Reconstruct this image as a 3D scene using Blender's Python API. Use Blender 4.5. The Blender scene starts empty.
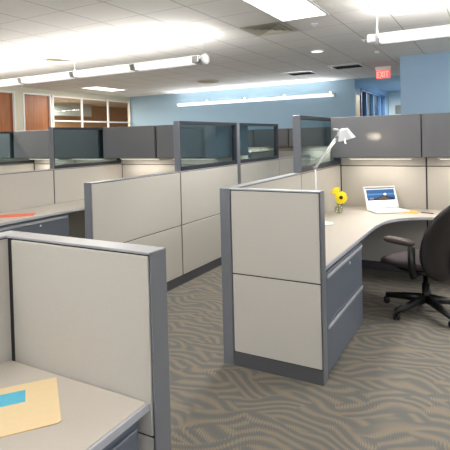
import bpy, bmesh, math, random
from mathutils import Vector, Matrix
random.seed(7)
SC = bpy.context.scene
COL = SC.collection

# ------------------------------------------------------------------ camera
def cam_rows(yaw, pitch, roll):
    cy, sy = math.cos(yaw), math.sin(yaw)
    f = Vector((-sy*math.cos(pitch), cy*math.cos(pitch), -math.sin(pitch)))
    r = Vector((cy, sy, 0)); d = f.cross(r)
    c, s = math.cos(roll), math.sin(roll)
    return c*r + s*d, -s*r + c*d, f
right, down, fwd = cam_rows(0.503606, 0.0197463, 0.0255449)
camd = bpy.data.cameras.new('camera'); cam = bpy.data.objects.new('camera', camd); COL.objects.link(cam)
m = Matrix.Identity(4)
for i in range(3):
    m[i][0] = right[i]; m[i][1] = -down[i]; m[i][2] = -fwd[i]
m.translation = Vector((0, 0, 1.60))
cam.matrix_world = m
camd.sensor_width = 36; camd.lens = 475.42/450*36
camd.shift_x = (225-229.52)/450; camd.shift_y = (147.19-225)/450
camd.clip_end = 100
SC.camera = cam

# ------------------------------------------------------------------ world, exposure, big lights
w = bpy.data.worlds.new('world'); SC.world = w; w.use_nodes = True
w.node_tree.nodes['Background'].inputs[0].default_value = (0.80, 0.88, 1.0, 1)
w.node_tree.nodes['Background'].inputs[1].default_value = 0.95
SC.view_settings.view_transform = 'Standard'; SC.view_settings.look = 'None'
SC.view_settings.gamma = 1; SC.view_settings.use_curve_mapping = False
SC.view_settings.exposure = 0.0

WARM = (1.0, 0.90, 0.78); NEUT = (1.0, 0.975, 0.94)
def area(name, loc, sx, sy, power, color=NEUT, up=False, rot=None, spread=math.pi):
    l = bpy.data.lights.new(name, 'AREA'); l.shape = 'RECTANGLE'; l.size = sx; l.size_y = sy
    l.energy = power; l.color = color; l.spread = spread
    o = bpy.data.objects.new(name, l); COL.objects.link(o); o.location = loc
    if rot: o.rotation_euler = rot
    elif up: o.rotation_euler = (math.pi, 0, 0)
    return o
HC = 3.03
GX, GY, G = -1.65, 4.31, 0.61
# recessed troffers (grid cells: x0, y0); all after the first two are added, unseen
TROFFERS = [(-2.26, 4.31), (-9.58, 9.19), (1.40, 4.31), (-2.26, -1.18), (1.40, -1.18), (-5.92, -0.57), (-9.58, 3.09), (0.79, 6.75), (-8.36, 3.70)]
for (x, y) in TROFFERS:
    area('troffer_light', (x+.305, y+.61, HC-.03), .52, 1.12, 75 if y > 3 else 22, NEUT)
# uplight of the suspended and the wall lights, plus one unseen fill
def uplight(x0, x1, y, z, power, tilts, color=NEUT):
    for tl in tilts:
        area('uplight', ((x0+x1)/2, y, z), x1-x0, .05, power/len(tilts), color, rot=(math.pi+math.radians(tl), 0, 0))
uplight(-9.3, -3.4, 5.41, 2.71, 215, (-63, 63)); uplight(-9.3, -3.4, 5.41, 2.705, 30, (-20, 20))
uplight(-1.1, 3.7, 5.46, 2.71, 155, (-63, 63)); uplight(-1.1, 3.7, 5.46, 2.705, 18, (-20, 20))
uplight(-8.5, -3.55, 12.14, 2.71, 80, (52,), (0.95, 0.97, 1.0))
uplight(-6.0, 3.6, .3, 2.71, 220, (-55, 55))  # added fill without a fixture, brightens the ceiling from out of view
area('office_fill', (-12.4, 10.5, 2.9), 2.2, 2.2, 420, WARM)  # added fill lamp, brightens the room behind the window panes
area('corridor_fill', (-2.2, 14.8, 2.85), .6, 1.8, 150, NEUT)  # added fill lamp, brightens the corridor

# ------------------------------------------------------------------ materials
def new_mat(name):
    mt = bpy.data.materials.new(name); mt.use_nodes = True
    nt = mt.node_tree; return mt, nt, nt.nodes['Principled BSDF']
def srgb(r, g, b):
    def f(c):
        c /= 255.0
        return c/12.92 if c <= .04045 else ((c+.055)/1.055)**2.4
    return (f(r), f(g), f(b), 1)
def mat(name, col, rough=.6, metal=0, var=.06, scale=40, bump=0, bscale=400, coat=0, spec=.5, stretch=None):
    mt, nt, b = new_mat(name)
    N, L = nt.nodes, nt.links
    tc = N.new('ShaderNodeTexCoord'); no = N.new('ShaderNodeTexNoise'); no.inputs['Scale'].default_value = scale
    no.inputs['Detail'].default_value = 4
    src = tc.outputs['Object']
    if stretch:
        mp = N.new('ShaderNodeMapping'); mp.inputs['Scale'].default_value = stretch; L.new(src, mp.inputs['Vector']); src = mp.outputs[0]
    L.new(src, no.inputs['Vector'])
    mx = N.new('ShaderNodeMix'); mx.data_type = 'RGBA'
    mx.inputs[6].default_value = tuple(c*(1-var) for c in col[:3])+(1,)
    mx.inputs[7].default_value = tuple(min(1, c*(1+var)) for c in col[:3])+(1,)
    L.new(no.outputs['Fac'], mx.inputs[0]); L.new(mx.outputs[2], b.inputs['Base Color'])
    b.inputs['Roughness'].default_value = rough; b.inputs['Metallic'].default_value = metal
    b.inputs['Coat Weight'].default_value = coat; b.inputs['Coat Roughness'].default_value = .35; b.inputs['Specular IOR Level'].default_value = spec
    if bump:
        n2 = N.new('ShaderNodeTexNoise'); n2.inputs['Scale'].default_value = bscale; n2.inputs['Detail'].default_value = 2
        L.new(src, n2.inputs['Vector'])
        bp = N.new('ShaderNodeBump'); bp.inputs['Strength'].default_value = bump; bp.inputs['Distance'].default_value = .002
        L.new(n2.outputs['Fac'], bp.inputs['Height']); L.new(bp.outputs[0], b.inputs['Normal'])
    return mt
def emis(name, col, strength, base=(.9, .9, .9, 1)):
    mt, nt, b = new_mat(name)
    N, L = nt.nodes, nt.links
    tc = N.new('ShaderNodeTexCoord'); no = N.new('ShaderNodeTexNoise'); no.inputs['Scale'].default_value = 3
    L.new(tc.outputs['Object'], no.inputs['Vector'])
    mr = N.new('ShaderNodeMapRange'); mr.inputs[3].default_value = strength*.97; mr.inputs[4].default_value = strength*1.03
    L.new(no.outputs['Fac'], mr.inputs[0]); L.new(mr.outputs[0], b.inputs['Emission Strength'])
    b.inputs['Base Color'].default_value = base; b.inputs['Emission Color'].default_value = col
    b.inputs['Roughness'].default_value = .5
    return mt
def glass(name, tint=(.72, .82, .84, 1), refl=.08, gl=.03):
    mt = bpy.data.materials.new(name); mt.use_nodes = True; nt = mt.node_tree; N, L = nt.nodes, nt.links
    for n in list(N): N.remove(n)
    out = N.new('ShaderNodeOutputMaterial'); tr = N.new('ShaderNodeBsdfTransparent'); g = N.new('ShaderNodeBsdfGlossy')
    lw = N.new('ShaderNodeLayerWeight'); lw.inputs[0].default_value = .5
    fr = N.new('ShaderNodeMath'); fr.operation = 'POWER'; L.new(lw.outputs['Facing'], fr.inputs[0]); fr.inputs[1].default_value = 5
    ad = N.new('ShaderNodeMath'); ad.operation = 'MULTIPLY_ADD'; ad.inputs[1].default_value = .5; ad.inputs[2].default_value = refl
    ad.use_clamp = True
    mx = N.new('ShaderNodeMixShader'); tr.inputs[0].default_value = tint; g.inputs['Roughness'].default_value = gl
    no = N.new('ShaderNodeTexNoise'); no.inputs['Scale'].default_value = 2
    mr = N.new('ShaderNodeMapRange'); mr.inputs[3].default_value = gl*.8; mr.inputs[4].default_value = gl*1.2
    L.new(no.outputs['Fac'], mr.inputs[0]); L.new(mr.outputs[0], g.inputs['Roughness'])
    L.new(fr.outputs[0], ad.inputs[0]); L.new(ad.outputs[0], mx.inputs[0])
    L.new(tr.outputs[0], mx.inputs[1]); L.new(g.outputs[0], mx.inputs[2]); L.new(mx.outputs[0], out.inputs[0])
    return mt
M = {}
M['fabric'] = mat('fabric', srgb(188, 184, 176), .9, var=.05, scale=160, bump=.35, bscale=420, spec=.2)
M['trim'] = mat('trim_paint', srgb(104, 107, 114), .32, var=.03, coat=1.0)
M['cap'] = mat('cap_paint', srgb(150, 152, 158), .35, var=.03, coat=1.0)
M['core'] = mat('dark_core', srgb(38, 38, 40), .7)
M['kick'] = mat('kick_paint', srgb(78, 78, 82), .5)
M['rail'] = mat('dark_rail', srgb(48, 50, 56), .4)
M['bin'] = mat('bin_paint', srgb(103, 103, 105), .30, var=.03, spec=.5)
M['cab'] = mat('cabinet_paint', srgb(96, 103, 114), .36, var=.03)
M['pull'] = mat('pull_metal', srgb(185, 188, 192), .35, metal=.2)
M['lam'] = mat('laminate', srgb(184, 177, 168), .42, var=.07, scale=250)
M['edge'] = mat('edge_band', srgb(170, 172, 178), .4, var=.02)
M['gpane'] = glass('screen_glass')
M['wpane'] = glass('window_glass', (.82, .82, .8, 1), .015)
M['white'] = mat('white_paint', srgb(225, 225, 222), .45, var=.02)
M['cream'] = mat('cream_paint', srgb(205, 200, 180), .7, var=.02)
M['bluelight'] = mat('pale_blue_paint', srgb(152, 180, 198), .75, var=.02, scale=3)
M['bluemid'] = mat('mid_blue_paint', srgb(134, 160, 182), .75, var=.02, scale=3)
M['bluecorridor'] = mat('corridor_paint_and_reflection', srgb(150, 176, 198), .75, var=.02, scale=3)
M['brown'] = mat('brown_wall_paint', srgb(190, 158, 122), .7, var=.12, scale=2)
M['palereflect'] = mat('pale_reflection', srgb(190, 208, 214), .4, var=.05, scale=2)
M['tanfloor'] = mat('plain_floor', srgb(120, 110, 95), .9)
M['wood'] = mat('cherry_wood', srgb(156, 94, 46), .45, var=.5, scale=3.2, stretch=(6, 6, .5))
M['ywood'] = mat('maple_wood', srgb(196, 152, 80), .5, var=.15, scale=10, stretch=(6, 6, .5))
M['steel'] = mat('brushed_metal', srgb(175, 175, 175), .35, metal=.8)
M['silver'] = mat('silver_paint', srgb(222, 224, 226), .35, metal=.2)
M['dark'] = mat('black_void', srgb(16, 16, 16), .8)
M['black'] = mat('black_plastic', srgb(15, 14, 15), .4, bump=.1)
M['leather'] = mat('dark_leather', srgb(24, 19, 20), .36, var=.15, bump=.25, bscale=120)
M['seatfab'] = mat('seat_fabric', srgb(62, 52, 56), .75, var=.1, bump=.3, bscale=300)
M['padmat'] = mat('arm_pad', srgb(72, 62, 58), .45)
M['lens'] = emis('lamp_lens', (1, .985, .965, 1), .85)
M['tlens'] = emis('troffer_lens', (1, .98, .95, 1), 2.6)
M['warmlens'] = emis('task_lens', (1, .88, .7, 1), 3.0)
M['bulb'] = emis('bulb_glow', (1, .82, .58, 1), 60)
M['dlens'] = emis('downlight_lens', (1, .97, .9, 1), 1.6)
M['beam'] = emis('ceiling_spot', (1, 1, 1, 1), 1)
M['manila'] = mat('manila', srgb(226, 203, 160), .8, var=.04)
M['manila2'] = mat('manila_tan', srgb(206, 176, 128), .8, var=.04)  # browner manila of the lower folder
M['bluenote'] = mat('blue_paper', srgb(88, 178, 205), .8)
M['coral'] = mat('coral_paper', srgb(232, 112, 78), .8)
M['orange'] = mat('orange_paper', srgb(240, 178, 88), .8)
M['yellow'] = mat('yellow_petal', srgb(246, 224, 12), .6, var=.1)
M['flowerc'] = mat('flower_centre', srgb(62, 26, 14), .9, bump=.5)
M['stem'] = mat('green_stem', srgb(150, 175, 80), .6)
M['vase'] = glass('vase_glass', (.95, .96, .93, 1), .05)
M['water'] = glass('water_surface', (.96, .97, .92, 1), .02)
M['redface'] = emis('exit_face', (1, .16, .13, 1), .85, (.6, .1, .1, 1))
M['redletter'] = emis('exit_letter', (1, .30, .25, 1), 1.2, (.9, .4, .4, 1))
M['s_white'] = emis('screen_white', (.93, .97, 1, 1), .95)
M['s_blue'] = emis('screen_blue', (.03, .17, .48, 1), .8, (0, 0, 0, 1))
M['s_lblue'] = emis('screen_light_blue', (.12, .38, .75, 1), .8, (0, 0, 0, 1))
M['s_brown'] = emis('screen_brown', (.16, .10, .07, 1), .8, (0, 0, 0, 1))
M['s_dark'] = emis('screen_dark', (.02, .04, .10, 1), .6, (0, 0, 0, 1))
M['s_grey'] = emis('screen_grey', (.35, .38, .42, 1), .8, (0, 0, 0, 1))
M['s_green'] = emis('screen_green', (.55, .72, .35, 1), .8, (0, 0, 0, 1))

def carpet():
    mt, nt, b = new_mat('carpet'); N, L = nt.nodes, nt.links
    tc = N.new('ShaderNodeTexCoord')
    mp = N.new('ShaderNodeMapping'); mp.inputs['Rotation'].default_value = (0, 0, math.radians(-20)); L.new(tc.outputs['Object'], mp.inputs[0])
    def math_(op, a, bb=None, c=None):
        n = N.new('ShaderNodeMath'); n.operation = op
        for i, v in enumerate((a, bb, c)):
            if v is None: continue
            if isinstance(v, (int, float)): n.inputs[i].default_value = v
            else: L.new(v, n.inputs[i])
        return n.outputs[0]
    sx = N.new('ShaderNodeSeparateXYZ'); L.new(mp.outputs[0], sx.inputs[0])
    st = N.new('ShaderNodeMapping'); st.inputs['Scale'].default_value = (1.5, 2.6, 1); L.new(mp.outputs[0], st.inputs[0])
    n1 = N.new('ShaderNodeTexNoise'); n1.inputs['Scale'].default_value = 1.25; n1.inputs['Detail'].default_value = 1.2; L.new(st.outputs[0], n1.inputs[0])
    # phase: bands across y, bent by waves along x and by noise
    wave = math_('MULTIPLY', math_('SINE', math_('MULTIPLY', sx.outputs[0], 7.5)), .05)
    ph = math_('ADD', math_('ADD', sx.outputs[1], wave), math_('MULTIPLY', n1.outputs['Fac'], .38))
    s1 = math_('SINE', math_('MULTIPLY', ph, 2*math.pi/.088))
    # second family at a slant, breaks bands into forks
    n2 = N.new('ShaderNodeTexNoise'); n2.inputs['Scale'].default_value = 2.3; n2.inputs['Detail'].default_value = 1; L.new(mp.outputs[0], n2.inputs[0])
    n4 = N.new('ShaderNodeTexNoise'); n4.inputs['Scale'].default_value = 2.4; n4.inputs['Detail'].default_value = .5; L.new(st.outputs[0], n4.inputs[0])
    s2 = math_('SINE', math_('MULTIPLY', math_('ADD', math_('ADD', math_('MULTIPLY', sx.outputs[0], .8), sx.outputs[1]), math_('MULTIPLY', n2.outputs['Fac'], .5)), 2*math.pi/.105))
    sel = math_('MULTIPLY_ADD', math_('SUBTRACT', n4.outputs['Fac'], .5), 22, .35); 
    nd = N.new('ShaderNodeMath'); nd.operation = 'ADD'; nd.use_clamp = True; L.new(sel, nd.inputs[0]); nd.inputs[1].default_value = 0
    mixs = N.new('ShaderNodeMix'); L.new(nd.outputs[0], mixs.inputs[0]); L.new(s1, mixs.inputs[2]); L.new(s2, mixs.inputs[3])
    s = math_('MULTIPLY', mixs.outputs[0], 1.15)
    # fine ribs
    rib = math_('SINE', math_('MULTIPLY', math_('ADD', sx.outputs[0], math_('MULTIPLY', n1.outputs['Fac'], .3)), 2*math.pi/.013))
    tot = math_('ADD', s, math_('MULTIPLY', rib, .7))
    cr = N.new('ShaderNodeValToRGB'); cr.color_ramp.elements[0].position = .36; cr.color_ramp.elements[1].position = .86
    cr.color_ramp.elements[0].color = srgb(107, 107, 104); cr.color_ramp.elements[1].color = srgb(137, 127, 111)
    mr = N.new('ShaderNodeMapRange'); mr.inputs[1].default_value = -1.6; mr.inputs[2].default_value = 1.6
    L.new(tot, mr.inputs[0]); L.new(mr.outputs[0], cr.inputs[0])
    n3 = N.new('ShaderNodeTexNoise'); n3.inputs['Scale'].default_value = 260; L.new(tc.outputs['Object'], n3.inputs[0])
    hs = N.new('ShaderNodeHueSaturation'); L.new(cr.outputs[0], hs.inputs['Color'])
    L.new(math_('MULTIPLY_ADD', n3.outputs['Fac'], .6, .7), hs.inputs['Value'])
    L.new(hs.outputs[0], b.inputs['Base Color'])
    b.inputs['Roughness'].default_value = .95; b.inputs['Specular IOR Level'].default_value = .15
    bp = N.new('ShaderNodeBump'); bp.inputs['Strength'].default_value = .5; bp.inputs['Distance'].default_value = .003
    L.new(math_('ADD', n3.outputs['Fac'], math_('MULTIPLY', mr.outputs[0], .5)), bp.inputs['Height']); L.new(bp.outputs[0], b.inputs['Normal'])
    return mt
M['carpet'] = carpet()

def ceiling_mat():
    mt, nt, b = new_mat('ceiling_tiles'); N, L = nt.nodes, nt.links
    tc = N.new('ShaderNodeTexCoord'); sx = N.new('ShaderNodeSeparateXYZ'); L.new(tc.outputs['Object'], sx.inputs[0])
    def line(src, off, width):
        a = N.new('ShaderNodeMath'); a.operation = 'SUBTRACT'; L.new(src, a.inputs[0]); a.inputs[1].default_value = off
        p = N.new('ShaderNodeMath'); p.operation = 'PINGPONG'; L.new(a.outputs[0], p.inputs[0]); p.inputs[1].default_value = G/2
        l = N.new('ShaderNodeMath'); l.operation = 'LESS_THAN'; L.new(p.outputs[0], l.inputs[0]); l.inputs[1].default_value = width
        return l.outputs[0]
    mx_ = N.new('ShaderNodeMath'); mx_.operation = 'MAXIMUM'
    L.new(line(sx.outputs[0], GX, .007), mx_.inputs[0]); L.new(line(sx.outputs[1], GY, .005), mx_.inputs[1])
    no = N.new('ShaderNodeTexNoise'); no.inputs['Scale'].default_value = 120; L.new(tc.outputs['Object'], no.inputs[0])
    c1 = N.new('ShaderNodeMix'); c1.data_type = 'RGBA'; L.new(no.outputs['Fac'], c1.inputs[0])
    c1.inputs[6].default_value = srgb(228, 225, 220); c1.inputs[7].default_value = srgb(240, 237, 232)
    c2 = N.new('ShaderNodeMix'); c2.data_type = 'RGBA'; L.new(mx_.outputs[0], c2.inputs[0]); L.new(c1.outputs[2], c2.inputs[6])
    c2.inputs[7].default_value = srgb(180, 176, 170)
    L.new(c2.outputs[2], b.inputs['Base Color']); b.inputs['Roughness'].default_value = .85
    return mt
M['ceil'] = ceiling_mat()

# ------------------------------------------------------------------ mesh helpers
def link(name, bm, mt, parent=None, smooth=False, loc=None):
    bmesh.ops.recalc_face_normals(bm, faces=bm.faces[:])
    me = bpy.data.meshes.new(name); bm.to_mesh(me); bm.free()
    mts = mt if isinstance(mt, (list, tuple)) else [mt]
    for q in mts: me.materials.append(q)
    if smooth:
        for p in me.polygons: p.use_smooth = True
    o = bpy.data.objects.new(name, me); COL.objects.link(o)
    if parent is not None: o.parent = parent
    if loc is not None: o.location = loc
    return o
def box(bm, a, b, bev=0, seg=1, mi=0):
    x0, y0, z0 = min(a[0], b[0]), min(a[1], b[1]), min(a[2], b[2]); x1, y1, z1 = max(a[0], b[0]), max(a[1], b[1]), max(a[2], b[2])
    vs = [bm.verts.new(v) for v in ((x0, y0, z0), (x1, y0, z0), (x1, y1, z0), (x0, y1, z0), (x0, y0, z1), (x1, y0, z1), (x1, y1, z1), (x0, y1, z1))]
    fs = [bm.faces.new([vs[i] for i in q]) for q in ((3, 2, 1, 0), (4, 5, 6, 7), (0, 1, 5, 4), (1, 2, 6, 5), (2, 3, 7, 6), (3, 0, 4, 7))]
    for f in fs: f.material_index = mi
    if bev:
        es = list({e for f in fs for e in f.edges})
        bmesh.ops.bevel(bm, geom=es, offset=bev, segments=seg, affect='EDGES', profile=.5)
    return bm
def B(a, b, bev=0, seg=1): return box(bmesh.new(), a, b, bev, seg)
def tube(bm, pts, r, n=8, caps=True):
    pts = [Vector(p) for p in pts]; rs = r if isinstance(r, (list, tuple)) else [r]*len(pts)
    rings = []; ref = None
    for i, p in enumerate(pts):
        t = ((pts[min(i+1, len(pts)-1)] - pts[max(i-1, 0)])).normalized()
        if ref is None: ref = Vector((0, 0, 1)) if abs(t.z) < .9 else Vector((1, 0, 0))
        u = t.cross(ref).normalized(); v = u.cross(t).normalized(); ref = v
        rings.append([bm.verts.new(p + rs[i]*(math.cos(2*math.pi*k/n)*u + math.sin(2*math.pi*k/n)*v)) for k in range(n)])
    for a, b in zip(rings, rings[1:]):
        for k in range(n): bm.faces.new((a[k], a[(k+1) % n], b[(k+1) % n], b[k]))
    if caps:
        bm.faces.new(rings[0]); bm.faces.new(list(reversed(rings[-1])))
    return bm
def lathe(bm, prof, n=24, mtx=None, off=(0, 0, 0)):
    off = Vector(off); rings = []
    for (r, z) in prof:
        if r < 1e-5:
            v = Vector((0, 0, z)); v = (mtx @ v if mtx else v)+off; rings.append([bm.verts.new(v)])
        else:
            ring = []
            for k in range(n):
                v = Vector((r*math.cos(2*math.pi*k/n), r*math.sin(2*math.pi*k/n), z)); v = (mtx @ v if mtx else v)+off
                ring.append(bm.verts.new(v))
            rings.append(ring)
    for a, b in zip(rings, rings[1:]):
        if len(a) == 1 and len(b) == 1: continue
        for k in range(n):
            k2 = (k+1) % n
            if len(a) == 1: bm.faces.new((a[0], b[k], b[k2]))
            elif len(b) == 1: bm.faces.new((a[k], b[0], a[k2]))
            else: bm.faces.new((a[k], b[k], b[k2], a[k2]))
    return bm
def prism(bm, poly, z0, z1, bev=0):
    lo = [bm.verts.new((x, y, z0)) for x, y in poly]; hi = [bm.verts.new((x, y, z1)) for x, y in poly]
    n = len(poly); fs = [bm.faces.new(list(reversed(lo))), bm.faces.new(hi)]
    for k in range(n): fs.append(bm.faces.new((lo[k], lo[(k+1) % n], hi[(k+1) % n], hi[k])))
    if bev:
        es = list(fs[1].edges)+list(fs[0].edges)
        bmesh.ops.bevel(bm, geom=es, offset=bev, segments=2, affect='EDGES')
    return bm
def rotv(v, a): return Vector((v[0]*math.cos(a)-v[1]*math.sin(a), v[0]*math.sin(a)+v[1]*math.cos(a), v[2]))

def thing(name, label, cat, loc=(0, 0, 0), rz=0, group=None):
    o = bpy.data.objects.new(name, None); COL.objects.link(o); o.empty_display_size = .1
    o.location = loc; o.rotation_euler = (0, 0, rz); o['label'] = label; o['category'] = cat
    if group: o['group'] = group
    return o
def tag(o, label, cat, group=None):
    o['label'] = label; o['category'] = cat
    if group: o['group'] = group
    return o
def struct(o): o['kind'] = 'structure'; return o
def dup(root, loc, rz=None, label=None, group=None):
    r = root.copy(); COL.objects.link(r); r.location = loc
    if rz is not None: r.rotation_euler = (0, 0, rz)
    if label: r['label'] = label
    if group: r['group'] = group
    for ch in list(root.children):
        c = ch.copy(); COL.objects.link(c); c.parent = r
        for g in list(ch.children):
            d = g.copy(); COL.objects.link(d); d.parent = c
    return r

# ------------------------------------------------------------------ the room
struct(link('floor', B((-14.6, -4, -.05), (6, 18, 0)), M['carpet']))
cbm = bmesh.new()
box(cbm, (-14.6, -4, HC), (6, 12.3, HC+.05)); box(cbm, (-10.5, 12.3, HC), (-3.06, 12.6, HC+.05))
struct(link('ceiling', cbm, M['ceil']))
struct(link('wall_back', B((-10.499, 12.3, 0), (-3.06, 12.42, HC)), M['bluelight']))
struct(link('wall_right', B((-1.47, 9.32, 0), (6, 9.45, HC)), M['bluemid']))
struct(link('wall_corridor_right', B((-1.47, 9.451, 0), (-1.35, 17, HC)), M['bluemid']))
# corridor: left wall with its row of windows, end wall, ceiling coloured with a painted blue reflection
YW = [(13.02, 13.55), (13.62, 14.45), (14.54, 15.45), (15.55, 16.15)]
bm = bmesh.new(); box(bm, (-3.18, 12.421, 2.84), (-3.06, 17, HC)); box(bm, (-3.18, 12.95, 0), (-3.06, 17, .9)); box(bm, (-3.18, 16.2, .9), (-3.06, 17, 2.84))
struct(link('wall_corridor_left', bm, M['bluecorridor']))
struct(link('wall_corridor_end', B((-5.2, 17, 0), (-1.35, 17.12, HC)), mat('end_wall_paint', srgb(196, 208, 208), .75, var=.02)))
struct(link('ceiling_corridor', B((-3.06, 12.3, HC-.001), (-1.47, 17, HC+.05)), M['bluecorridor']))  # blue reflected onto the ceiling is painted into its colour
struct(link('wall_corridor_office', B((-5.2, 12.43, 0), (-5.1, 17, HC)), M['cream']))
struct(link('door_1', B((-3.14, 12.425, 0), (-3.08, 12.93, 2.66), .004), M['ywood']))
struct(link('trim_1', B((-3.17, 12.425, 2.66), (-3.065, 12.945, 2.84)), M['bluecorridor']))
bm = bmesh.new()
for (a, b_) in YW:
    box(bm, (-3.17, a-.06, .9), (-3.05, a, 2.84))
box(bm, (-3.17, 16.14, .9), (-3.05, 16.2, 2.84)); box(bm, (-3.17, 12.96, 2.78), (-3.05, 16.2, 2.84)); box(bm, (-3.17, 12.96, .9), (-3.05, 16.2, .95))
wf = struct(link('window_1', bm, mat('blue_frame', srgb(72, 108, 150), .5)))
link('window_pane', B((-3.125, 12.97, .95), (-3.115, 16.14, 2.78)), M['wpane'], wf)

# left wall: cream band and columns, wooden doors, framed windows
bm = bmesh.new()
box(bm, (-10.620, -4, 2.90), (-10.500, 12.6, HC)); box(bm, (-10.620, 7.92, 0), (-10.500, 8.15, 2.9)); box(bm, (-10.620, 9.04, 0), (-10.500, 12.6, .9))
box(bm, (-10.620, -4, 0), (-10.500, 6.6, 2.9)); box(bm, (-10.620, 12.29, .9), (-10.500, 12.6, 2.9))
struct(link('wall_left', bm, M['cream']))
def wood_door(n, y0, y1):
    d = struct(link('door_%d' % n, B((-10.590, y0+.04, 0), (-10.545, y1-.04, 2.86), .004), M['wood']))
    b2 = bmesh.new(); box(b2, (-10.620, y0, 0), (-10.485, y0+.04, 2.9)); box(b2, (-10.620, y1-.04, 0), (-10.485, y1, 2.9)); box(b2, (-10.620, y0+.04, 2.86), (-10.485, y1-.04, 2.9))
    link('door_frame', b2, M['white'], d)
    b3 = bmesh.new(); tube(b3, [(-10.540, y1-.14, 1.0), (-10.500, y1-.14, 1.0), (-10.500, y1-.26, 1.0)], .011); link('door_handle', b3, M['steel'], d)
wood_door(2, 6.62, 7.92); wood_door(3, 8.15, 9.04)
bm = bmesh.new()
for y in (9.08, 10.13, 11.22, 12.235): box(bm, (-10.530, y, .9), (-10.485, y+.045, 2.9))
for z in (.9, 2.17, 2.84): box(bm, (-10.528, 9.08, z), (-10.488, 12.28, z+.04))
wf = struct(link('window_2', bm, M['white']))
link('window_pane', B((-10.545, 9.1, .95), (-10.535, 12.27, 2.86)), M['wpane'], wf)
bm = bmesh.new(); box(bm, (-14.3, 8, 0), (-14.2, 17, HC)); box(bm, (-14.3, 17, 0), (-10.500, 17.1, HC)); box(bm, (-14.3, 7.9, 0), (-10.630, 8, HC)); box(bm, (-10.620, 12.6, 0), (-10.500, 17, HC))
struct(link('wall_office', bm, M['brown']))
struct(link('ceiling_office', B((-14.6, 12.301, HC), (-10.500, 17.1, HC+.05)), M['white']))

# ------------------------------------------------------------------ ceiling fittings
def troffer(x, y, label):
    t = thing('recessed_light', label, 'ceiling light', (x, y, HC), 0, 'recessed ceiling lights')
    b1 = bmesh.new()
    for a, b_ in (((0, 0, -.012), (.61, .03, 0)), ((0, 1.19, -.012), (.61, 1.22, 0)), ((0, .03, -.012), (.03, 1.19, 0)), ((.58, .03, -.012), (.61, 1.19, 0))): box(b1, a, b_)
    link('frame', b1, M['white'], t)
    link('diffuser', B((.03, .03, -.006), (.58, 1.19, -.002)), M['tlens'], t)
TL = ['large bright recessed ceiling light at the top edge of the picture', 'small far recessed ceiling light above the white framed windows']
for i, (x, y) in enumerate(TROFFERS[:2]): troffer(x, y, TL[i])
for (x, y) in TROFFERS[2:]: troffer(x, y, 'added unseen rectangular ceiling light outside the edges of the picture')  # added unseen troffers, there to light the foreground and far walls

def linear_light(name, x0, joints, x1, y, z, label, group, endcap=True, wall=False):
    """suspended direct/indirect light: trough body, glowing lens below, grey joiners"""
    t = thing(name, label, 'linear light', (x1 if wall else x0, y, z), 0)
    ox = t.location[0]
    def prof(b, a, c, sc=1.0, lens=False):
        P = [(-.085, .05), (-.095, .04), (-.072, .0), (.072, .0), (.095, .04), (.085, .05)]
        if lens: P = [(-.094, .036), (-.066, -.042), (.066, -.042), (.094, .036)]
        P = [(p[0]*sc, p[1]*sc) for p in P]
        r0 = [b.verts.new((a-ox, p[0], p[1])) for p in P]; r1 = [b.verts.new((c-ox, p[0], p[1])) for p in P]
        n = len(P); b.faces.new(r0); b.faces.new(list(reversed(r1)))
        for k in range(n): b.faces.new((r0[k], r0[(k+1) % n], r1[(k+1) % n], r1[k]))
    b1 = bmesh.new(); prof(b1, x0, x1); link('housing', b1, M['white'], t)
    ks = [x0]+joints+[x1]
    for a, c in zip(ks, ks[1:]):
        b2 = bmesh.new(); prof(b2, a+.04, c-.04, lens=True); link('lens', b2, M['lens'], t)
    for j in joints:
        b3 = bmesh.new(); prof(b3, j-.06, j+.06, 1.0, lens=True); link('joiner', b3, M['steel'], t)
    return t, ox
J1 = [-8.16, -6.94, -5.72, -4.50]
t, ox = linear_light('pendant_light', -9.3, J1, -3.36, 5.41, 2.65, 'long suspended white linear light running from left edge towards picture middle', 'x')
b1 = bmesh.new()
lathe(b1, [(0, -.035), (.06, -.03), (.075, 0), (.06, .035), (0, .04)], 20, Matrix.Rotation(math.pi/2, 3, 'Y'), (-3.32-ox, 0, .0)); link('end_cap', b1, M['white'], t, True)
b1 = bmesh.new(); box(b1, (-3.47-ox, -.1, -.05), (-3.37-ox, .1, .05), .01); link('joiner', b1, M['steel'], t)
for x in (-3.32, -5.72, -8.16):
    b1 = bmesh.new(); tube(b1, [(x-ox, 0, .04), (x-ox, 0, HC-2.65)], .003, 6); link('cable', b1, M['steel'], t)
    b1 = bmesh.new(); lathe(b1, [(0, -.02), (.03, -.015), (.035, 0), (0, 0)], 12, None, (x-ox, 0, HC-2.65)); link('ceiling_rose', b1, M['white'], t)
t, ox = linear_light('pendant_light', -1.10, [.12, 1.34, 2.56], 3.7, 5.46, 2.65, 'suspended white linear light at right, hung by a curved white cord', 'x')
b1 = bmesh.new(); box(b1, (-1.19-ox, -.1, -.04), (-1.10-ox, .1, .05), .012); link('end_cap', b1, M['silver'], t)
b1 = bmesh.new(); H_ = HC-2.65
tube(b1, [(.0, 0, .045), (.0, 0, .12), (.005, 0, .22), (-.005, 0, .3), (-.03, 0, H_-.01)], .009, 8); link('cord', b1, M['white'], t, True)
b1 = bmesh.new(); lathe(b1, [(0, -.03), (.05, -.022), (.065, -.005), (.065, 0), (0, 0)], 20, None, (-.03, 0, H_)); link('ceiling_rose', b1, M['white'], t)
t, ox = linear_light('wall_light', -8.5, [], -3.55, 12.18, 2.65, 'long white linear light fixed along the pale blue back wall', 'x')
for x in (-7.45, -6.2, -4.98, -3.7):
    link('bracket', B((x-.05-ox, -.09, .05), (x+.05-ox, .115, .085)), M['steel'], t)

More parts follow.
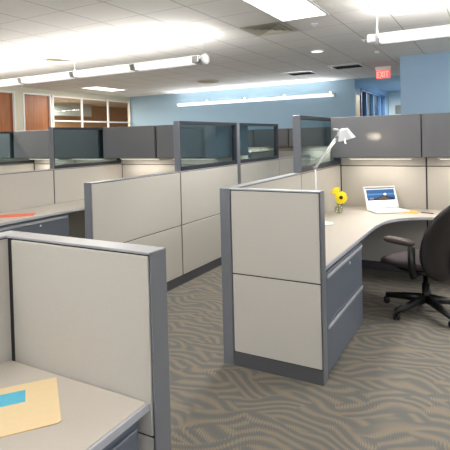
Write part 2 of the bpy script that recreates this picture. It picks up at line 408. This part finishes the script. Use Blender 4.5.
def diffuser(name, label, x, y, s, dark=False):
    t = thing(name, label, 'ceiling vent', (x, y, HC), 0)
    b1 = bmesh.new(); h = s/2
    def ring(b, r0, r1, za, zb):
        o_ = [b.verts.new((sx*r0, sy*r0, za)) for sx, sy in ((-1, -1), (1, -1), (1, 1), (-1, 1))]
        i_ = [b.verts.new((sx*r1, sy*r1, zb)) for sx, sy in ((-1, -1), (1, -1), (1, 1), (-1, 1))]
        for k in range(4): b.faces.new((o_[k], o_[(k+1) % 4], i_[(k+1) % 4], i_[k]))
    for k in range(4):
        r0 = h*(1-.24*k); ring(b1, r0, r0-.05, -.012-.004*k, -.004)
    link('louvre', b1, M['cream'] if not dark else M['white'], t)
    link('duct_opening', B((-h+.01, -h+.01, -.003), (h-.01, h-.01, -.001)), mat('vent_back', srgb(175, 170, 160), .9) if not dark else M['dark'], t)
diffuser('ceiling_vent', 'square stepped air vent beside the large ceiling light', -2.565, 5.835, .6)
diffuser('ceiling_vent', 'square air vent in the bright ceiling streak at upper left', -6.72, 5.8, .5)
def slot_vent(label, x, y):
    t = thing('ceiling_vent', label, 'ceiling vent', (x, y, HC), 0)
    b1 = bmesh.new(); box(b1, (-.32, -.32, -.006), (.32, -.28, 0)); box(b1, (-.32, .28, -.012), (.32, .32, 0)); box(b1, (-.32, -.28, -.012), (-.28, .28, 0)); box(b1, (.28, -.28, -.012), (.32, .28, 0)); box(b1, (-.28, -.28, -.008), (.28, -.16, -.002))
    link('frame', b1, M['white'], t)
    b1 = bmesh.new()
    for k in range(5): box(b1, (-.28, .03+.05*k, -.010), (.28, .035+.05*k, -.004))
    link('louvre', b1, M['dark'], t)
    link('duct_opening', B((-.28, -.16, -.003), (.28, .28, -.001)), M['dark'], t)
slot_vent('dark ceiling air return just above the far end of the back wall light', -3.78, 10.3)
slot_vent('dark ceiling air return left of the red exit sign', -2.62, 9.93)
t = thing('round_vent', 'round ceiling air diffuser above the back wall light', 'ceiling vent', (-6.17, 10.18, HC))
b1 = bmesh.new()
for r in (.28, .2, .12): lathe(b1, [(r, -.004), (r-.03, -.03), (r-.045, -.02)], 28)
lathe(b1, [(.05, -.03), (0, -.035)], 28); link('cone', b1, M['cream'], t, True)
b1 = bmesh.new(); lathe(b1, [(.24, -.003), (0, -.003)], 28); link('duct_opening', b1, mat('vent_shadow', srgb(80, 76, 70), .9), t)
t = thing('downlight', 'small lit oval downlight in the ceiling right of the square vent', 'downlight', (-2.56, 7.8, HC))
b1 = bmesh.new(); lathe(b1, [(.12, -.001), (.12, -.01), (.095, -.014)], 28); link('ring', b1, M['white'], t)
b1 = bmesh.new(); lathe(b1, [(.096, -.012), (0, -.012)], 28); link('lens', b1, M['dlens'], t)
for (x, y, lb) in ((-1.96, 5.91, 'tiny ceiling sprinkler beside the corner of the large ceiling light'), (-1.68, 7.35, 'tiny ceiling sprinkler left of the curved white cord'), (-1.72, 8.55, 'tiny ceiling sprinkler above the exit sign'), (-5.75, 8.0, 'tiny ceiling sprinkler below the long suspended light')):
    b1 = bmesh.new(); lathe(b1, [(0, -.03), (.02, -.028), (.022, -.012), (.05, -.008), (.055, 0), (0, 0)], 16)
    o = link('sprinkler', b1, M['silver'], None, True, (x, y, HC)); tag(o, lb, 'sprinkler')
# exit sign
t = thing('exit_sign', 'red glowing EXIT sign hanging from the ceiling near the corridor', 'exit sign', (-2.0, 10.5, HC)); t.scale = (.86, .86, .86)
link('housing', B((-.19, -.04, -.085), (.19, .04, 0), .006), M['white'], t)
f_ = link('face', B((-.17, -.01, -.29), (.17, .01, -.085), .003), M['redface'], t)
b1 = bmesh.new()
def bar(x0, z0, x1, z1, wd=.02):
    a = Vector((x0, 0, z0)); c = Vector((x1, 0, z1)); d = (c-a).normalized(); p = Vector((-d.z, 0, d.x))*wd/2
    for s0, s1 in ((-.0135, -.0105),):
        q = [a-p, c-p, c+p, a+p]; lo = [b1.verts.new((v.x, s0, v.z)) for v in q]; hi = [b1.verts.new((v.x, s1, v.z)) for v in q]
        b1.faces.new(lo); b1.faces.new(list(reversed(hi)))
        for k in range(4): b1.faces.new((lo[k], hi[k], hi[(k+1) % 4], lo[(k+1) % 4]))
zt, zb = -.115, -.262
bar(-.14, zb, -.14, zt); bar(-.14, zt-.01, -.085, zt-.01); bar(-.14, (zt+zb)/2, -.09, (zt+zb)/2); bar(-.14, zb+.01, -.085, zb+.01)
bar(-.065, zb, -.005, zt); bar(-.065, zt, -.005, zb); bar(.025, zb, .025, zt); bar(.055, zt-.01, .125, zt-.01); bar(.09, zb, .09, zt)
link('letters', b1, M['redletter'], t)
o = link('wall_box', B((-2.85, 16.95, 2.27), (-2.62, 16.995, 2.56), .01), mat('grey_box', srgb(120, 120, 112), .6)); tag(o, 'small grey box on the wall at the far end of the corridor', 'wall box')
o = link('reflection_board', B((-13.6, 11.7, 2.55), (-13.55, 13.6, 2.99), .01), M['palereflect']); tag(o, 'added pale board imitating a reflection in the left window panes', 'board')  # added board, stands in for a pale reflection on the glass

# ------------------------------------------------------------------ cubicle partitions
T = .08; HT = 1.245; HG = 1.80; SEAM = .65
def partition(label, axis, c, a, b, glass_=False, high=False, end0=False, end1=False, group=None, gap0=.007, post=False):
    """a panel module from a to b along axis ('x' or 'y'); c = centre line"""
    if axis == 'x': t = thing('cubicle_partition', label, 'cubicle partition', (a, c, 0), 0, group)
    else: t = thing('cubicle_partition', label, 'cubicle partition', (c, a, 0), math.pi/2, group)
    L = b-a; h = T/2; top = HG if high else HT
    s, e = (.006 if end0 else 0), L-(.006 if end1 else 0)
    link('frame', B((s, -h+.007, .02), (e, h-.007, top-.009)), M['core'], t)
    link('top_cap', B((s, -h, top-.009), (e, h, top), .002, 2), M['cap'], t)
    link('kick_plate', B((s, -h+.003, 0), (e, h-.003, .095)), M['kick'], t)
    rows = [(.102, SEAM-.004), (SEAM+.004, HT-.014 if not high else 1.222)] + ([(1.232, HG-.014)] if high else [])
    for sg in (-1, 1):
        for (z0, z1) in rows:
            link('fabric_tile', B((s+gap0, sg*(h-.012), z0), (e-.007, sg*h, z1), .0035, 2), M['fabric'], t)
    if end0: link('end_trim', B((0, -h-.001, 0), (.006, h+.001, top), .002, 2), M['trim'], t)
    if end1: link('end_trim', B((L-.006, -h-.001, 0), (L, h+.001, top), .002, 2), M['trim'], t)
    if post: link('post_cover', B((0, -h-.003, .096), (.075, h+.003, HG+.003), .003), M['trim'], t)
    if glass_:
        z0, z1 = HT+.002, HG
        if not post: link('screen_post', B((0, -h, z0), (.010, h, z1), .003), M['trim'], t)
        link('screen_frame', B((.076 if post else .010, -h+.006, z0), (.095 if post else .03, h-.006, z1), .002), M['rail'], t)
        link('screen_rail', B((.095 if post else .03, -h+.006, z1-.035), (L-.03, h-.006, z1), .002), M['rail'], t)
        link('screen_rail', B((.095 if post else .03, -h+.006, z0), (L-.03, h-.006, z0+.045), .002), M['rail'], t)
        link('screen_frame', B((L-.03, -h+.006, z0), (L, h-.006, z1), .002), M['rail'], t)
        link('glass_pane', B((.095 if post else .03, -.004, z0+.045), (L-.03, .004, z1-.035)), M['gpane'], t)
    return t
SX, MX, LX, NX = -1.647, -3.038, -5.115, -7.14
YE, YA, YB, YCp, YD, YF = 2.90, 4.31, 5.70, 5.78, 7.09, 8.58
# foreground
partition('nearest low beige partition with blue-grey end edge, beside the manila folders', 'x', 1.22, -1.644, -.943, end1=True, gap0=.028)
partition('low beige partition at the extreme left edge, behind the manila folders', 'y', -1.686, -.3, 1.262, end1=True)
# main cubicle on the right
partition('low beige end partition standing free in the middle of the picture', 'x', 2.94, -1.605, -.951, end1=True)
partition('low beige partition running back from the free end panel, lamp in front', 'y', SX, YE, 4.335, end0=True)
partition('beige partition with glass screen behind the desk lamp', 'y', SX, 4.337, YB-.002, glass_=True)
for sp, nm in ((SX, 'right'),):
    partition('glass-topped partition behind the storage of the right workstation', 'y', sp, YCp+.002, YD, glass_=True)
    partition('low beige partition at the far end of the right partition run', 'y', sp, YD+.002, YF, end1=True)
# middle run
partition('low beige partition left of the aisle, nearest in its run, grey end edge', 'y', MX, 2.97, YA-.002, end0=True)
partition('glass-topped partition left of the aisle, the nearer and wider glass screen', 'y', MX, YA, YB-.04, glass_=True)
partition('glass-topped partition left of the aisle, the farther and narrower glass screen', 'y', MX, YB-.038, YD, glass_=True, gap0=.083, post=True)
partition('low beige partition left of the aisle, farthest of its run', 'y', MX, YD+.002, YF, end1=True)
# left run and far left run
partition('low beige partition behind the left worksurface with the coral paper', 'y', LX, 2.93, YA+.068, end0=True)
partition('glass-topped partition with tall grey post behind the left worksurface', 'y', LX, YA+.07, YB-.002, glass_=True)
partition('glass-topped partition beyond the tall grey post, mostly hidden', 'y', LX, YCp+.002, YD, glass_=True)
partition('low beige partition of the far left run, far end', 'y', LX, YD+.002, YF, end1=True)
partition('low beige partition at the far left edge of the picture', 'y', NX, 2.93, YA-.002, end0=True)
partition('glass-topped partition cut by the left edge of the picture', 'y', NX, YA, YB-.002, glass_=True)
# cross panels carrying the storage bins
YX = 5.74
for (a, b, lb) in ((-1.605, -.640, 'tall beige back partition behind the open laptop'), (-.638, .33, 'tall beige back partition behind the black chair'),
                   (-5.072, -4.05, 'tall beige cross partition under the left pair of middle bins'), (-4.048, -3.08, 'tall beige cross partition under the right pair of middle bins'),
                   (-9.10, -8.13, 'tall beige cross partition far left, outer one'), (-8.128, -7.182, 'tall beige cross partition far left, inner one'),
                   (-7.098, -6.1, 'tall beige cross partition under the bin at the left edge'), (-6.098, -5.158, 'tall beige cross partition beside the tall grey post at left')):
    partition(lb, 'x', YX, a, b, high=True)
# far row against the back wall
FR = [(-9.4+.98*k) for k in range(8)]
for k, x in enumerate(FR):
    partition('tall beige partition in the far row along the back wall', 'x', 11.72, x, x+.978, high=True, group='far row back partitions')
for (c, lb) in ((-5.08, 'low beige divider in the far row, left one'), (-3.06, 'low beige divider in the far row, right one')):
    partition(lb, 'y', c, 10.2, 11.675, end0=True)

# ------------------------------------------------------------------ storage bins and task lights
def make_bin(label, loc, rz=0, L=.96, group=None):
    t = thing('overhead_bin', label, 'overhead bin', loc, rz, group)
    link('body', B((.0, -.38, 0), (L, -.002, .455), .003), M['bin'], t)
    d = link('door', B((.002, -.402, .004), (L-.002, -.382, .458), .005, 2), M['bin'], t)
    return t
b0 = make_bin('grey overhead bin above the laptop, bright spot on its door', (-1.600, 5.698, 1.342))
dup(b0, (-.634, 5.698, 1.342), 0, 'grey overhead bin at the right edge above the black chair')
dup(b0, (-5.069, 5.698, 1.342), 0, 'grey overhead bin in the middle, left of its pair, behind a glass screen')
dup(b0, (-4.075, 5.698, 1.342), 0, 'grey overhead bin just left of the tall glass screen post')
dup(b0, (-7.096, 5.698, 1.342), 0, 'dark grey overhead bin in front of the cherry wood door at left edge')
dup(b0, (-6.125, 5.698, 1.342), 0, 'dark grey overhead bin immediately left of the left tall post')
dup(b0, (-8.148, 5.698, 1.342), 0, 'dark grey overhead bin seen through the glass cut by the left edge')
dup(b0, (-9.116, 5.698, 1.342), 0, 'dark grey overhead bin farthest left beyond the edge glass')
for x in (-.640, .326, -4.07, -3.094): dup(b0, (x, 5.782, 1.342), math.pi, 'grey overhead bin on the far side of the cross partitions', 'bins on the far side')
for x in FR: dup(b0, (x+.005, 11.678, 1.342), 0, 'grey overhead bin of the far row by the back wall', 'far row overhead bins')
def task(x0, x1, y, label, p, group=None, col=WARM):
    t = thing('task_light', label, 'task light', (x0, y, 1.34), 0, group)
    link('housing', B((0, -.03, -.022), (x1-x0, .03, -.001), .003), M['white'], t)
    link('lens', B((.02, -.022, -.025), (x1-x0-.02, .022, -.022)), M['warmlens'], t)
    area('task_glow', ((x0+x1)/2, y, 1.31), x1-x0-.1, .05, p, col)
task(-1.45, -.75, 5.5, 'slim task light under the bin above the laptop', 2.6)
task(-.5, .2, 5.5, 'slim task light under the bin above the chair', 2.6)
task(-4.9, -4.2, 5.5, 'slim task light under the left middle bin', 3)
task(-3.95, -3.25, 5.5, 'slim task light under the right middle bin', 3)
task(-6.95, -6.25, 5.5, 'slim task light under the bin at the left edge', 4)
task(-5.95, -5.25, 5.5, 'slim task light under the bin beside the left tall post', 4)
for x in (-8.0, -6.0, -4.1, -2.6): task(x, x+.8, 11.5, 'slim task light under the far row bins', 6, 'far row task lights')

# ------------------------------------------------------------------ worksurfaces
def surface(label, poly, ztop, th=.03):
    t = thing('worksurface', label, 'worksurface', (poly[0][0], poly[0][1], ztop-th))
    P = [(x-poly[0][0], y-poly[0][1]) for x, y in poly]
    link('top', prism(bmesh.new(), P, 0, th, .003), [M['lam']], t)
    return t, P
def edge_strip(t, pts, th):
    b1 = bmesh.new(); n = len(pts); rows = []
    for i, p in enumerate(pts):
        a = Vector(pts[max(i-1, 0)]); c = Vector(pts[min(i+1, n-1)]); d = (c-a).normalized(); nn = Vector((d.y, -d.x))
        o0 = Vector(p); o1 = o0+nn*.006
        rows.append([b1.verts.new((o0.x, o0.y, 0)), b1.verts.new((o1.x, o1.y, .003)), b1.verts.new((o1.x, o1.y, th-.003)), b1.verts.new((o0.x, o0.y, th))])
    for r0, r1 in zip(rows, rows[1:]):
        for k in range(3): b1.faces.new((r0[k], r1[k], r1[k+1], r0[k+1]))
        b1.faces.new((r0[3], r1[3], r1[0], r0[0]))
    b1.faces.new(rows[0]); b1.faces.new(list(reversed(rows[-1])))
    link('edge_band', b1, M['edge'], t)
XS = -1.605
# foreground desk
t, P = surface('pale laminate worksurface in the near left corner under the manila folders', [(-1.643, 1.177), (-1.643, -.3), (-.97, -.3), (-.97, 1.177)], .765)
edge_strip(t, [P[2], P[3]], .03)
# main desk with curved inner corner
curve = [(-.965, 4.25), (-.962, 4.5), (-.945, 4.70), (-.905, 4.86), (-.84, 4.98), (-.75, 5.08), (-.64, 5.15), (-.52, 5.185), (-.40, 5.195)]
poly = [(XS, 5.697), (XS, 2.983), (-.965, 2.983)]+curve+[(.33, 5.195), (.33, 5.697)]
t, P = surface('L-shaped pale worksurface with curved corner carrying laptop and lamp', poly, .745)
edge_strip(t, P[2:-1], .03)
# left desk
t, P = surface('pale worksurface at left holding the coral paper', [(-5.073, 4.86), (-5.073, 2.96), (-4.43, 2.96), (-4.43, 4.86)], .785)
edge_strip(t, [P[2], P[3]], .03)
t, P = surface('pale worksurface under the middle overhead bins', [(-5.073, 5.697), (-5.073, 4.87), (-4.43, 4.87), (-4.43, 5.1), (-3.082, 5.1), (-3.082, 5.697)], .785)

# ------------------------------------------------------------------ filing cabinets (front faces +x)
def cabinet(label, x, y0, y1, depth, ztop, dark=False, lock=True):
    L = y1-y0
    t = thing('filing_cabinet', label, 'filing cabinet', (x, y0, 0))
    b1 = bmesh.new(); box(b1, (-depth, 0, .03), (-.02, L, ztop), .003); box(b1, (-depth+.02, .02, 0), (-.05, L-.02, .03))
    link('body', b1, M['cab'], t)
    hz = (ztop-.03-.01)/2
    for k in range(2):
        z0 = .035+k*hz; z1 = z0+hz-.006
        d = link('drawer', B((-.02, .012, z0), (0, L-.012, z1), .004, 2), M['cab'], t)
        hb = bmesh.new(); pm = M['pull'] if lock else M['cab']
        box(hb, (-.001, .03, z1-.042), (.010, L-.03, z1-.022), .003)
        box(hb, (.002, .03, z1-.022), (.014, L-.03, z1-.016), .002)
        link('handle', hb, pm, d)
        if k == 1 and lock:
            lb = bmesh.new(); lathe(lb, [(.011, 0), (.011, .006), (0, .006)], 14, Matrix.Rotation(math.pi/2, 3, 'Y'), (0, .60*L, z1-.075)); link('lock', lb, M['silver'], d)
    return t
cabinet('blue-grey two-drawer lateral filing cabinet under the middle desk', -.957, 2.985, 3.98, .6, .712)
cabinet('dark grey filing cabinet under the near worksurface at bottom left', -.985, .17, 1.16, .55, .732, lock=False)
cabinet('dark grey filing cabinet under the left worksurface with coral paper', -4.45, 3.0, 4.05, .55, .752)

# ------------------------------------------------------------------ swivel chair
CX, CY, FA = -.53, 4.53, math.atan2(.50, -.86)      # seat centre, facing angle
ch = thing('swivel_chair', 'black high-backed swivel chair on five casters at the right edge', 'office chair', (CX, CY, 0), FA)
def superell(bm, c, hw, e=2.6, nu=28, nv=14, fn=None):
    """rounded cushion; c centre, hw half sizes"""
    rows = []
    def sp(v, p): return math.copysign(abs(v)**p, v)
    for j in range(nv+1):
        ph = -math.pi/2+math.pi*j/nv; row = []
        for i in range(nu):
            th = 2*math.pi*i/nu
            p = Vector((hw[0]*sp(math.cos(ph), 2/e)*sp(math.cos(th), 2/e), hw[1]*sp(math.cos(ph), 2/e)*sp(math.sin(th), 2/e), hw[2]*sp(math.sin(ph), 2/e)))
            if fn: p = fn(p)
            row.append(bm.verts.new(p+Vector(c)))
        rows.append(row)
    for a, b in zip(rows, rows[1:]):
        for k in range(nu): bm.faces.new((a[k], a[(k+1) % nu], b[(k+1) % nu], b[k]))
    bmesh.ops.remove_doubles(bm, verts=bm.verts[:], dist=1e-5)
    return bm
link('seat', superell(bmesh.new(), (.10, 0, .450), (.29, .26, .05), 3.0, 32, 12, lambda p: Vector((p.x, p.y, p.z-(.25*max(0, p.x-.12))))), M['seatfab'], ch, True)
link('seat_shell', superell(bmesh.new(), (.0, 0, .405), (.24, .235, .028), 3.0, 32, 8), M['black'], ch, True)
def backbend(p):
    x = p.x - .10*((p.y/.25)**2)*-1*.6 - .07*(p.z/.29)*.9 + .05*math.cos(p.z*5)
    return Vector((x-.02, p.y*(1-.16*(p.z/.29)), p.z))
link('backrest', superell(bmesh.new(), (-.28, 0, .69), (.055, .275, .355), 2.5, 36, 22, backbend), M['leather'], ch, True)
bm = bmesh.new(); tube(bm, [(-.05, 0, .36), (-.2, 0, .365), (-.285, 0, .43), (-.315, 0, .56), (-.33, 0, .72)], [.03, .032, .035, .032, .02], 12); link('back_support', bm, M['black'], ch, True)
for sg in (-1, 1):
    bm = bmesh.new(); tube(bm, [(-.05, sg*.16, .375), (-.08, sg*.27, .385), (-.09, sg*.30, .45), (-.09, sg*.30, .64)], [.022, .03, .034, .03], 10)
    a = link('armrest', bm, M['black'], ch, True)
    link('arm_pad', superell(bmesh.new(), (.04, sg*.295, .668), (.16, .045, .03), 2.8, 28, 8, lambda p: Vector((p.x, p.y*(1+.25*(p.x/.16)), p.z))), M['padmat'], a, True)
bm = bmesh.new(); lathe(bm, [(.0, .10), (.05, .10), (.05, .14), (.032, .15), (.032, .26), (.02, .26), (.02, .36), (0, .36)], 20); link('gas_column', bm, M['black'], ch, True)
link('tilt_mechanism', B((-.13, -.09, .345), (.12, .09, .385), .015, 2), M['black'], ch)
bm = bmesh.new(); tube(bm, [(.03, -.09, .36), (.03, -.22, .35), (.03, -.26, .35)], [.007, .007, .014], 8); link('tilt_lever', bm, M['black'], ch, True)
for k in range(5):
    an = math.radians(165+72*k)-FA; dx, dy = math.cos(an), math.sin(an)
    bm = bmesh.new(); tube(bm, [(dx*.03, dy*.03, .12), (dx*.18, dy*.18, .105), (dx*.37, dy*.37, .08)], [.04, .034, .024], 10)
    lg = link('base_leg', bm, M['black'], ch, True)
    bm = bmesh.new(); c = Vector((dx*.37, dy*.37, .03)); rot = Matrix.Rotation(math.pi/2, 3, 'X')
    rot = Matrix.Rotation(an+.5, 3, 'Z') @ rot
    for s_ in (-1, 1):
        lathe(bm, [(0, s_*.008), (.028, s_*.008), (.03, s_*.016), (.026, s_*.024), (0, s_*.026)], 18, rot, c)
    tube(bm, [c+Vector((0, 0, .0)), c+Vector((0, 0, .06))], .008, 8)
    link('caster', bm, M['black'], lg, True)

# ------------------------------------------------------------------ desk lamp
LB = (-1.43, 4.43, .745)
t = thing('desk_lamp', 'silver articulated desk lamp with conical shade on the L-shaped desk', 'desk lamp', LB)
bm = bmesh.new(); lathe(bm, [(0, 0), (.1, 0), (.1, .008), (.095, .012), (.02, .016), (.012, .03), (0, .03)], 32); link('base', bm, M['silver'], t, True)
J1_ = Vector((-.07, 0, .545)); J2_ = Vector((.155, -.0, .835)); J0_ = Vector((-.06, 0, .03))
bm = bmesh.new(); tube(bm, [(0, 0, .02), J0_], .008); tube(bm, [J0_, J1_], .0095, 10); link('lower_arm', bm, M['silver'], t, True)
bm = bmesh.new(); tube(bm, [J1_, J2_], .0135, 10); link('upper_arm', bm, M['silver'], t, True)
bm = bmesh.new(); rX = Matrix.Rotation(math.pi/2, 3, 'X')
lathe(bm, [(0, -.02), (.018, -.02), (.018, .02), (0, .02)], 16, rX, J1_)
link('joint', bm, M['steel'], t, True)
bm = bmesh.new(); lathe(bm, [(0, -.02), (.016, -.02), (.016, .02), (0, .02)], 16, rX, J2_); link('joint', bm, M['steel'], t, True)
bm = bmesh.new(); tube(bm, [J1_+Vector((-.035, .0, .01)), J1_+Vector((.05, 0, .085)), J2_+Vector((-.01, 0, .02))], .0018, 6); link('tension_wire', bm, M['steel'], t)
axis = Vector((.20, .14, -.97)).normalized()
q = Vector((0, 0, -1)).rotation_difference(axis).to_matrix()
HP = Vector((.22, 0, .905))
bm = bmesh.new()
lathe(bm, [(.0, .010), (.034, .008), (.044, -.008), (.084, -.088), (.087, -.094), (.082, -.090), (.040, -.012), (0, -.002)], 36, q, HP)
link('shade', bm, M['silver'], t, True)
bm = bmesh.new(); tube(bm, [J2_, J2_+Vector((.015, 0, .045)), HP+Vector((-.03, 0, -.01)), HP], [.012, .013, .016, .014], 12); tube(bm, [J2_+Vector((.01, 0, .07)), J2_+Vector((-.035, 0, .075))], .012, 10); link('shade_mount', bm, M['silver'], t, True)
bm = bmesh.new(); c = HP+axis*.055; superell(bm, c, (.024, .024, .03), 2, 16, 8); link('bulb', bm, M['bulb'], t, True)
bm = bmesh.new(); tube(bm, [HP+axis*.085+Vector((-.02, .0, 0)), HP+axis*.135+Vector((-.02, 0, 0))], .003, 6); link('adjusting_pin', bm, M['silver'], t)
sp = bpy.data.lights.new('lamp_glow', 'POINT'); sp.energy = 1.2; sp.color = (1, .8, .55); sp.shadow_soft_size = .03
so = bpy.data.objects.new('lamp_glow', sp); COL.objects.link(so); so.location = Vector(LB)+HP+axis*.118

sl = bpy.data.lights.new('added_bin_spot', 'SPOT'); sl.energy = 22; sl.color = (1, .84, .62); sl.spot_size = math.radians(15); sl.spot_blend = 1; sl.shadow_soft_size = .02  # added spotlight beside the shade, makes the bright spot on the bin
so = bpy.data.objects.new('added_bin_spot', sl); COL.objects.link(so); so.location = Vector(LB)+HP+axis*.09+Vector((.03, .11, -.01))
so.rotation_euler = (Vector((-1.13, 5.3, 1.575))-so.location).to_track_quat('-Z', 'Y').to_euler(); so.scale = (1, .55, 1)

# ------------------------------------------------------------------ laptop
LA = math.radians(37)
t = thing('laptop', 'open white laptop with lit screen at the back of the L-shaped desk', 'laptop', (-1.00, 5.38, .745), LA)
link('base', B((-.192, -.125, .002), (.192, .12, .024), .008, 3), M['white'], t)
kb = bmesh.new()
for r in range(5):
    for c in range(13): box(kb, (-.15+.023*c, -.02+.022*r, .024), (-.15+.023*c+.019, -.02+.022*r+.018, .0265))
link('keyboard', kb, mat('key_plastic', srgb(235, 235, 235), .5), t)
link('trackpad', B((-.04, -.11, .024), (.04, -.035, .0248)), M['silver'], t)
lid = bpy.data.objects.new('lid', None)
R_ = Matrix.Translation((0, .12, .024)) @ Matrix.Rotation(math.radians(-22), 4, 'X')
bm = box(bmesh.new(), (-.192, -.004, .0), (.192, .008, .255), .006, 3); bmesh.ops.transform(bm, matrix=R_, verts=bm.verts[:])
lid = link('lid', bm, M['white'], t)
def quad(b, x0, z0, x1, z1, mi, y=-.0052):
    f = b.faces.new([b.verts.new(v) for v in ((x0, y, z0), (x1, y, z0), (x1, y, z1), (x0, y, z1))]); f.material_index = mi
bm = bmesh.new(); SW, S0, S1 = .174, .018, .24
box(bm, (-SW, -.0048, S0), (SW, -.0042, S1))
quad(bm, -SW, S1-.02, SW, S1, 4, -.0050); quad(bm, -SW+.006, .088, SW-.006, S1-.024, 1, -.0051)
quad(bm, -SW+.006, .15, SW-.006, .17, 2, -.00515)
def pol(pts, mi, y):
    f = bm.faces.new([bm.verts.new((x, y, z)) for x, z in pts]); f.material_index = mi
pol([(-.152, .088), (.152, .088), (.152, .118), (.09, .128), (.05, .152), (.02, .148), (-.02, .128), (-.07, .112), (-.152, .104)], 3, -.0053)
pol([(-.06, .096), (.10, .10), (.06, .128), (.03, .142), (-.01, .12)], 6, -.0054)
pol([(.035, .150), (.06, .146), (.07, .162), (.055, .172), (.04, .166)], 0, -.0055)
pol([(-.14, .102), (-.09, .102), (-.09, .122), (-.14, .122)], 5, -.0055)
for (x, z, ww, mi) in ((-.13, .07, .04, 7), (-.05, .072, .06, 7), (.04, .06, .05, 5), (.1, .066, .035, 5), (-.05, .045, .05, 5)):
    pol([(x, z), (x+ww, z), (x+ww, z+.006), (x, z+.006)], mi, -.0053)
pol([(-.14, .035), (-.12, .032), (-.115, .05), (-.135, .052)], 3, -.0053)
bmesh.ops.transform(bm, matrix=R_, verts=bm.verts[:])
me = bpy.data.meshes.new('screen'); bm.to_mesh(me); bm.free()
for k in ('s_white', 's_blue', 's_lblue', 's_dark', 's_grey', 's_grey', 's_brown', 's_green'): me.materials.append(M[k])
o = bpy.data.objects.new('screen', me); COL.objects.link(o); o.parent = lid

# ------------------------------------------------------------------ vase and flowers
VX, VY = -1.47, 5.10
t = thing('glass_vase', 'small round clear glass vase on the desk holding yellow flowers', 'vase', (VX, VY, .745))
bm = bmesh.new(); lathe(bm, [(0, .002), (.03, .002), (.046, .02), (.05, .045), (.04, .07), (.022, .085), (.02, .105), (.026, .115), (.023, .113), (.017, .104), (.019, .085), (.037, .068), (.046, .045), (.042, .02), (.028, .006), (0, .006)], 28); link('body', bm, M['vase'], t, True)
bm = bmesh.new(); lathe(bm, [(0, .008), (.028, .008), (.041, .022), (.0445, .045), (.038, .062), (0, .062)], 24); link('water', bm, M['water'], t, True)
def flower(label, head, nrm, R, seed, centre=True):
    t = thing('yellow_flower', label, 'flower', (VX, VY, .755), 0, 'yellow flowers in the vase')
    rnd = random.Random(seed); nrm = Vector(nrm).normalized(); q = Vector((0, 0, 1)).rotation_difference(nrm).to_matrix(); h = Vector(head)
    b = bmesh.new(); tube(b, [(rnd.uniform(-.01, .01), rnd.uniform(-.01, .01), .003), (h.x*.15, h.y*.15, .10), (h.x*.7-nrm.x*.02, h.y*.7-nrm.y*.02, h.z*.85), h-nrm*.012], .0028, 8); link('stem', b, M['stem'], t, True)
    b = bmesh.new()
    for ring, (n, rr, lift) in enumerate(((20, 1.0, .0), (18, .88, .006), (14, .68, .011))):
        for k in range(n):
            a = 2*math.pi*(k+rnd.uniform(-.2, .2))/n; l = R*rr*rnd.uniform(.92, 1.05); wd = R*.16; tw = rnd.uniform(-.006, .006)
            pr = [(R*.18, 0, 0), (l*.55, wd, .004), (l*.9, wd*.8, .0), (l, 0, -.004+tw), (l*.9, -wd*.8, .0), (l*.55, -wd, .004)]
            top = []; bot = []
            for (x, y, z) in pr:
                v = Vector((x*math.cos(a)-y*math.sin(a), x*math.sin(a)+y*math.cos(a), z+lift))
                top.append(b.verts.new(h+q @ v)); bot.append(b.verts.new(h+q @ (v-Vector((0, 0, .0012)))))
            b.faces.new(top); b.faces.new(list(reversed(bot)))
            for i in range(6): b.faces.new((top[i], bot[i], bot[(i+1) % 6], top[(i+1) % 6]))
    link('petals', b, M['yellow'], t)
    b = bmesh.new(); lathe(b, [(0, .022), (R*.2, .020), (R*.28, .014), (R*.30, .006), (0, .0)], 22, q, h); link('flower_centre', b, M['flowerc'] if centre else M['yellow'], t, True)
flower('larger yellow flower with dark centre facing forward in the vase', (.035, -.02, .165), (.30, -.93, .2), .072, 1)
flower('smaller yellow flower turned away, behind and above the dark centred one', (-.035, .02, .235), (-.35, -.6, .7), .055, 2, False)

# ------------------------------------------------------------------ papers
def sheet(name, mt, c, z, u, hw, hd, th=.0012, label=None, cat=None, tab=None):
    """flat sheet, centre c, direction u for its long side"""
    a = math.atan2(u[1], u[0])
    P = [(-hw, -hd), (hw, -hd), (hw, hd), (-hw, hd)]
    if tab: P = [(-hw, -hd), (hw, -hd), (hw, -hd+.05), (hw-.012, -hd+.06), (hw-.012, hd-.012), (hw-.02, hd), (-hw, hd)]
    o = link(name, prism(bmesh.new(), P, 0, th), mt, None, False, (c[0], c[1], z)); o.rotation_euler = (0, 0, a)
    if label: tag(o, label, cat)
    return o

U = (.784, -.621)
c0 = (-1.24-.62*.12, 1.06-.785*.12)
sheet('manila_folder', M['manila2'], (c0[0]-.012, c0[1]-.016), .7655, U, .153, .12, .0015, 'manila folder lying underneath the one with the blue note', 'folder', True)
sheet('manila_folder', M['manila'], c0, .7672, U, .153, .12, .0015, 'upper manila folder on the near worksurface with a blue note on it', 'folder', True)
sheet('sticky_note', M['bluenote'], (-1.385, .983), .7689, U, .04, .05, .0006, 'light blue paper note on the upper manila folder', 'note')
e_ = Vector((-.73, -.68)); n_ = Vector((-.68, .73)); c = Vector((-4.49, 3.57))+e_*.20+n_*.10
sheet('coral_envelope', M['coral'], c, .7855, e_, .20, .10, .004, 'coral red papers on the left worksurface', 'papers')
c = Vector((-.775, 5.42))
sheet('note_pad', M['orange'], c, .7455, (1, .15), .075, .07, .008, 'small yellow-orange note pad right of the laptop', 'note pad')
bm = bmesh.new(); tube(bm, [(-.07, 0, .006), (.055, 0, .006), (.07, 0, .006)], [.0045, .0045, .001], 10)
o = link('pen', bm, M['black'], None, True, (-.60, 5.40, .7455)); o.rotation_euler = (0, 0, -.35); tag(o, 'dark pen lying on the desk right of the yellow-orange pad', 'pen')
